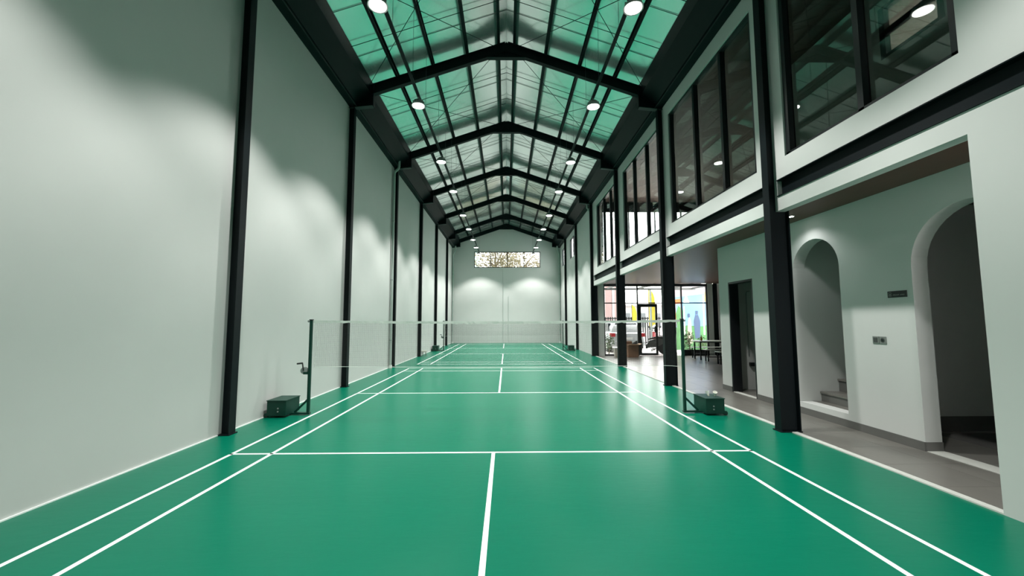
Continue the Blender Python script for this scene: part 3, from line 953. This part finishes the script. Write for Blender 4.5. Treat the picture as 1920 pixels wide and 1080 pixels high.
rr = [[(4.92 + a * s_, 10.75 + b * s_, z) for a, b in ((-.12, -.10), (.12, -.10), (.12, .10), (-.12, .10))] for z, s_ in ((0, 0.85), (0.34, 1.0))]
MB().loft(rr).build('bin_body', 'beige', t)
MB().box(4.79, 5.05, 10.64, 10.86, 0.34, 0.40).build('lid', 'white', t, bevel=0.01)
tag(t, 'beige waste bin with white lid by the shopfront', 'bin')

# ------------------------------------------------------------------ the yard outside
struct(MB().box(4.2, 40, 11.36, 60, -0.15, -0.02).build('ground', 'concrete'), 'pale concrete yard')
struct(MB().box(-30, 4.2, 22.6, 60, -0.15, -0.02).build('ground', 'soil'), 'garden ground behind the hall')

# car, rear towards the hall
def car(cx, cy):
    t = empty('parked_car', (cx, cy + 2.1, -0.02))
    W = 0.86
    def ring(y, w, z0, z1, wt):
        return [(cx - w, y, z0), (cx + w, y, z0), (cx + w * 1.02, y, (z0 + z1) / 2), (cx + wt, y, z1), (cx - wt, y, z1), (cx - w * 1.02, y, (z0 + z1) / 2)]
    MB().loft([ring(cy, W * .93, .35, .92, W * .88), ring(cy + .1, W, .27, .98, W * .93), ring(cy + 2.7, W, .25, .98, W * .93), ring(cy + 3.9, W * .97, .27, .88, W * .86), ring(cy + 4.15, W * .85, .35, .72, W * .75)]).build('body', 'silver', t, bevel=0.03, smooth=True)
    cab = MB().loft([ring(cy + .12, W * .90, .96, .99, W * .90), ring(cy + .22, W * .86, .96, 1.30, W * .74), ring(cy + .42, W * .86, .96, 1.50, W * .66), ring(cy + 1.9, W * .86, .96, 1.50, W * .66), ring(cy + 2.7, W * .86, .96, 1.02, W * .80)]).build('cabin', 'silver', t, bevel=0.02, smooth=True)
    MB().loft([[(cx - .62, cy + .135, 1.02), (cx + .62, cy + .135, 1.02), (cx + .62, cy + .175, 1.02), (cx - .62, cy + .175, 1.02)], [(cx - .54, cy + .30, 1.42), (cx + .54, cy + .30, 1.42), (cx + .54, cy + .36, 1.42), (cx - .54, cy + .36, 1.42)]]).build('rear_window', 'carglass', cab)
    for s_ in (-1, 1):
        MB().prism([(cy + .6, 1.03), (cy + 2.3, 1.03), (cy + 1.85, 1.42), (cy + .7, 1.42)], 'x', cx + s_ * .60, cx + s_ * .79).build('side_window', 'carglass', cab)
        MB().box(cx + s_ * .74 - .13, cx + s_ * .74 + .13, cy - .02, cy + .12, .76, .94).build('tail_light', 'red', t, bevel=.02)
        for yy in (cy + .75, cy + 3.3):
            wl_ = MB().lathe([(.12, -.1), (.30, -.1), (.31, -.06), (.31, .06), (.30, .1), (.12, .1)], (cx + s_ * .75, yy, .29), 22, 'x').build('wheel', 'rubber', t, smooth=True)
            MB().lathe([(.05, -.02), (.19, -.02), (.19, .02)], (cx + s_ * .855, yy, .29), 18, 'x').build('hub', 'chrome', wl_)
    MB().box(cx - .84, cx + .84, cy - .07, cy + .1, .33, .55).build('bumper', 'silver', t, bevel=.03)
    MB().box(cx - .24, cx + .24, cy - .03, cy, .62, .74).build('number_plate', 'white', t)
    tag(t, 'silver hatchback parked outside with its red tail lights facing in', 'car')
car(6.12, 13.2)

def scooter(x, y, rz, body, lab):
    t = empty('scooter', (x, y, -0.02))
    R = Matrix.Rotation(rz, 4, 'Z')
    O = Vector((x, y, -0.02))
    def put(m, name, mat, par=None, **k):
        m.v = [O + (R @ v) for v in m.v]
        return m.build(name, mat, par or t, **k)
    for yy in (-.62, .62):
        w_ = put(MB().lathe([(.16, -.045), (.26, -.045), (.28, -.02), (.28, .02), (.26, .045), (.16, .045)], (0, yy, .28), 22, 'x'), 'wheel', 'rubber', smooth=True)
        put(MB().lathe([(.03, -.03), (.15, -.03), (.15, .03)], (0, yy, .28), 16, 'x'), 'hub', 'chrome', w_)
    put(MB().loft([[(-.10, -.78, .62), (.10, -.78, .62), (.08, -.78, .72), (-.08, -.78, .72)], [(-.15, -.35, .38), (.15, -.35, .38), (.14, -.35, .74), (-.14, -.35, .74)], [(-.15, .05, .30), (.15, .05, .30), (.13, .05, .62), (-.13, .05, .62)], [(-.12, .20, .24), (.12, .20, .24), (.12, .20, .36), (-.12, .20, .36)]]), 'body', body, bevel=.02, smooth=True)
    put(MB().loft([[(-.11, -.75, .73), (.11, -.75, .73), (.09, -.75, .82), (-.09, -.75, .82)], [(-.13, -.2, .72), (.13, -.2, .72), (.11, -.2, .81), (-.11, -.2, .81)], [(-.08, .08, .66), (.08, .08, .66), (.06, .08, .72), (-.06, .08, .72)]]), 'seat', 'rubber', bevel=.015, smooth=True)
    put(MB().loft([[(-.20, .30, .26), (.20, .30, .26), (.20, .36, .28), (-.20, .36, .28)], [(-.20, .36, .62), (.20, .36, .62), (.17, .48, .62), (-.17, .48, .62)], [(-.12, .42, .98), (.12, .42, .98), (.09, .52, .98), (-.09, .52, .98)]]), 'leg_shield', body, bevel=.015, smooth=True)
    put(MB().loft([[(-.07, .36, .50), (.07, .36, .50), (.07, .36, .56), (-.07, .36, .56)], [(-.08, .62, .56), (.08, .62, .56), (.07, .62, .62), (-.07, .62, .62)], [(-.07, .86, .40), (.07, .86, .40), (.06, .86, .45), (-.06, .86, .45)]]), 'mudguard', body, smooth=True)
    put(MB().tube([(0, .62, .28), (0, .46, .98)], .03, 8), 'fork', 'steel')
    hb_ = put(MB().tube([(-.34, .36, 1.06), (-.15, .44, 1.0), (.15, .44, 1.0), (.34, .36, 1.06)], .016, 8), 'handlebar', 'chrome')
    for s_ in (-1, 1):
        put(MB().tube([(s_ * .22, .42, 1.02), (s_ * .30, .44, 1.20)], .006, 6), 'mirror_stem', 'steel', hb_)
        put(MB().lathe([(.02, -.01), (.055, -.008), (.055, .008), (.02, .01)], (s_ * .31, .44, 1.24), 14, 'y'), 'mirror', 'steel', hb_)
    put(MB().lathe([(.02, 0), (.08, .01), (.07, .05)], (0, .50, .92), 16, 'y'), 'headlight', 'chrome')
    put(MB().tube([(.16, -.05, .24), (.17, -.55, .30), (.17, -.80, .36)], [.025, .045, .04], 10), 'exhaust', 'chrome', smooth=True)
    put(MB().box(-.06, .06, -.84, -.78, .66, .72), 'tail_light', 'red')
    tag(t, lab, 'scooter', 'scooters parked in the yard')
scooter(6.95, 12.45, 1.3, 'dark', 'dark scooter seen through the glass door')
scooter(8.07, 14.3, 0.1, 'redpaint', 'dark red scooter beside the glass door')
hm = empty('helmet', (8.04, 14.72, 1.08))
MB().lathe([(0.10, 0), (0.135, 0.03), (0.14, 0.11), (0.11, 0.20), (0.05, 0.245), (0.01, 0.25)], (8.04, 14.72, 1.08), 20).build('shell', 'white', hm, smooth=True)
MB().lathe([(0.138, 0.045), (0.143, 0.05), (0.143, 0.10), (0.138, 0.105)], (8.04, 14.715, 1.08), 20).build('visor', 'carglass', hm)
tag(hm, 'white helmet resting on the dark red scooter', 'helmet')

# steel fence across the yard
t = empty('metal_fence', (7.0, 18.0, 0))
for z in (0.2, 1.66):
    MB().box(4.3, 9.6, 17.98, 18.02, z, z + 0.07).build('fence_rail', 'rubber', t)
for i in range(37):
    x = 4.35 + i * 0.142
    MB().box(x, x + 0.06, 17.98, 18.02, 0.0, 1.78).build('fence_bar', 'rubber', t)
tag(t, 'dark metal bar fence across the yard', 'fence')
# carport frame
t = empty('carport_frame', (7.0, 13.9, 0))
MB().box(4.3, 9.9, 13.9, 13.98, 3.12, 3.22).build('beam', 'dark', t)
for x in (4.35, 7.52):
    MB().box(x, x + 0.08, 13.9, 13.98, 0, 3.12).build('post', 'galv', t)
for x in (5.3, 6.9, 8.6, 9.7):
    MB().box(x, x + 0.06, 11.5, 13.9, 3.16, 3.24).build('joist', 'dark', t)
tag(t, 'dark carport frame outside the shopfront', 'carport')

def flag(x, y, z0, z1, w, lab):
    t = empty('feather_flag', (x, y, 0))
    MB().tube([(x, y, 0), (x, y, z1), (x + w * .3, y, z1 + .12)], .014, 8).build('pole', 'steel', t)
    n = 12
    rings = []
    for i in range(n + 1):
        u = i / n
        z = z0 + (z1 - z0) * u
        ww = w * (1.0 if u < .6 else math.sqrt(max(0.02, 1 - ((u - .6) / .4) ** 2)))
        dy = .05 * math.sin(u * 6)
        rings.append([(x + .01, y - .004, z), (x + ww, y + dy - .004, z), (x + ww, y + dy + .004, z), (x + .01, y + .004, z)])
    MB().loft(rings).build('banner', 'yellow', t)
    tag(t, lab, 'flag', 'yellow feather flags')
flag(8.18, 16.0, 1.2, 3.35, 0.36, 'tall yellow feather flag rising behind the glass door')
flag(7.35, 16.4, 0.9, 2.45, 0.26, 'shorter yellow feather flag left of the glass door')

# painted wall at the side of the yard
t = empty('mural_wall', (10.3, 15.0, 0))
yq = 14.8
MB().box(8.75, 12.2, yq, yq + 0.2, 0, 3.5).build('wall_panel', 'muralblue', t)
def paint(poly, mat, lay=1, nm='painted_shape'):
    MB().prism(poly, 'y', yq - 0.004 * lay, yq).build(nm, mat, t)
paint([(8.75, 2.75), (12.2, 3.15), (12.2, 3.5), (8.75, 3.5)], 'muralpink', 1)
paint([(8.75, 0), (12.2, 0), (12.2, 1.15), (11.4, 1.45), (10.6, 1.25), (9.8, 1.3), (8.75, 1.1)], 'muralgreen', 1)
paint([(11.0, 1.0), (11.5, 1.0), (11.6, 2.3), (11.1, 2.5), (10.85, 1.9)], 'muralgreen', 2)
paint([(9.25, 1.0), (9.55, 1.0), (9.6, 2.1), (9.35, 2.35), (9.2, 1.9)], 'muralgreen', 2)
paint([(8.75, 2.4), (9.55, 2.46), (9.5, 2.72), (8.75, 2.62)], 'muralorange', 3)
paint([(9.02, 1.2), (9.2, 1.2), (9.2, 2.4), (9.02, 2.4)], 'muralorange', 3)
paint([(9.62, 2.5), (9.95, 2.5), (9.78, 2.95)], 'muralwhite', 2)
paint([(10.75, 2.55), (11.0, 2.55), (11.0, 3.1), (10.8, 3.1)], 'muralyellow', 2)
paint([(9.75, 0.35), (10.05, 0.35), (10.0, 1.5), (9.92, 1.75), (9.84, 1.5)], 'muralcream', 3, 'painted_figure')
paint([(9.83, 1.72), (9.95, 1.72), (9.95, 1.92), (9.85, 1.92)], 'muralnavy', 4, 'painted_figure')
paint([(10.2, 0.6), (10.45, 0.6), (10.5, 1.5), (10.4, 1.85), (10.25, 1.85), (10.15, 1.5)], 'muralnavy', 3, 'painted_figure')
paint([(10.26, 1.87), (10.38, 1.87), (10.4, 2.07), (10.26, 2.07)], 'muralnavy', 4, 'painted_figure')
paint([(10.66, 0.8), (10.74, 0.8), (10.72, 2.9), (10.68, 2.9)], 'muralwhite', 2)
paint([(9.62, 0.8), (9.68, 0.8), (9.68, 2.3), (9.62, 2.3)], 'muralwhite', 2)
tag(t, 'colourful painted wall with blue sky, green hills and two figures', 'mural')

# houses across the yard
t = empty('pink_house', (8.0, 25.0, 0))
MB().box(5.0, 8.6, 24, 28, 0, 4.6).build('wall', 'pink', t)
for x in (5.4, 6.1, 6.8, 7.5, 8.2):
    MB().box(x, x + 0.16, 23.94, 24, 0, 4.6).build('pilaster', 'pinkwhite', t)
for x in (5.65, 6.35, 7.05):
    p = MB().box(x, x + 0.36, 23.96, 24.0, 2.4, 3.6).build('window', 'grey', t)
    MB().box(x + 0.04, x + 0.32, 23.95, 23.965, 2.46, 3.54).build('pane', 'carglass', p)
MB().prism([(4.7, 4.6), (8.9, 4.6), (6.8, 5.5)], 'y', 23.8, 28.2).build('roof', 'pinkwhite', t)
tag(t, 'pale pink house with white pilasters behind the fence', 'house')
t = empty('grey_house', (10.5, 26.0, 0))
MB().box(8.9, 13.5, 25, 28, 0, 2.7).build('wall', 'pinkwhite', t)
for x in (9.2, 10.4, 11.6):
    p = MB().box(x, x + 0.7, 24.96, 25.0, 1.0, 2.2).build('window', 'grey', t)
    MB().box(x + 0.05, x + 0.65, 24.95, 24.965, 1.06, 2.14).build('pane', 'carglass', p)
MB().box(8.8, 13.6, 24.8, 28.2, 2.7, 2.85).build('roof', 'pinkwhite', t)
tag(t, 'low cream house behind the fence on the right', 'house')
t = empty('cyan_house', (-4.5, 33, 0))
MB().box(-7.5, -2.75, 32, 36, 0, 9.5).build('wall', 'cyan', t)
for z in (5.2, 6.9, 8.4):
    MB().box(-3.5, -2.75, 31.96, 32.0, z, z + 0.08).build('ledge', 'pinkwhite', t)
tag(t, 'pale cyan building edge seen through the far gable window', 'building')

# foliage
def leaves(m, c, rad, n, size, seed, squash=1.0):
    random.seed(seed)
    for _ in range(n):
        while True:
            p = Vector((random.uniform(-1, 1), random.uniform(-1, 1), random.uniform(-1, 1)))
            if p.length < 1:
                break
        p = Vector((p.x * rad[0], p.y * rad[1], p.z * rad[2])) + Vector(c)
        a = Vector((random.gauss(0, 1), random.gauss(0, 1), random.gauss(0, .6))).normalized()
        b = a.cross(Vector((random.gauss(0, 1), random.gauss(0, 1), random.gauss(0, 1)))).normalized()
        s_ = size * random.uniform(.6, 1.3)
        nrm = a.cross(b) * s_ * .12
        m.add([p - a * s_, p - b * s_ * .32 + nrm, p + a * s_, p + b * s_ * .32 + nrm], [(0, 1, 2, 3)])
def tree(x, y, z0, h, crown, n, seed, mat, lab, cat='tree', size=0.10):
    t = empty('tree' if cat == 'tree' else 'shrub', (x, y, z0))
    random.seed(seed)
    br = [(x, y, z0), (x + .05, y, z0 + h * .4), (x - .05, y + .05, z0 + h * .8)]
    tr = MB().tube(br, [h * .018 + .01, h * .014 + .008, h * .005 + .004], 8).build('trunk', 'bark', t, smooth=True)
    for k in range(6):
        a = random.uniform(0, 2 * PI)
        z = z0 + h * random.uniform(.35, .7)
        e = (x + math.cos(a) * crown[0] * .8, y + math.sin(a) * crown[1] * .8, z + crown[2] * random.uniform(.2, .7))
        MB().tube([(x, y, z), ((x + e[0]) / 2, (y + e[1]) / 2, (z + e[2]) / 2 + .1), e], [h * .008 + .004, h * .005 + .003, .004], 6).build('branch', 'bark', tr)
    m = MB()
    leaves(m, (x, y, z0 + h - crown[2]), crown, n, size, seed)
    m.build('foliage', mat, t, kind='stuff')
    tag(t, lab, cat, 'trees behind the gable window' if cat == 'tree' else 'plants outside')
tree(-0.7, 26.2, 0, 9.3, (2.2, 1.0, 4.2), 15000, 1, 'leafdry', 'olive tree crown filling the left half of gable window')
tree(1.5, 31.2, 0, 9.2, (2.3, 1.2, 4.2), 15000, 2, 'leafdry', 'olive tree crown in the middle of gable window')
tree(4.2, 34.6, 0, 9.0, (2.4, 1.2, 4.2), 14000, 5, 'leafdry', 'sparse tree crown at the right of gable window')
tree(4.95, 12.3, 0, 0.95, (.28, .25, .40), 160, 7, 'leaf', 'leafy shrub outside left end of the shopfront', 'shrub', .07)
tree(8.55, 11.9, 0, 1.15, (.28, .3, .5), 260, 8, 'leaf', 'dark leafy shrub in front of the painted wall', 'shrub', .07)
tree(9.3, 12.1, 0, 0.8, (.4, .3, .35), 240, 9, 'leaf', 'low green shrub at the right end of the shopfront', 'shrub', .06)
struct(MB().box(4.2, 9.7, 11.36, 12.9, 3.35, 3.5).build('floor', 'concrete'), 'balcony slab outside the upper room')
tree(6.6, 12.3, 3.5, 1.0, (.40, .35, .42), 260, 11, 'leaf', 'bushy balcony plant outside the upper room, left one', 'shrub', .07)
tree(7.9, 12.3, 3.5, 1.1, (.45, .35, .42), 260, 12, 'leaf', 'bushy balcony plant outside the upper room, right one', 'shrub', .07)
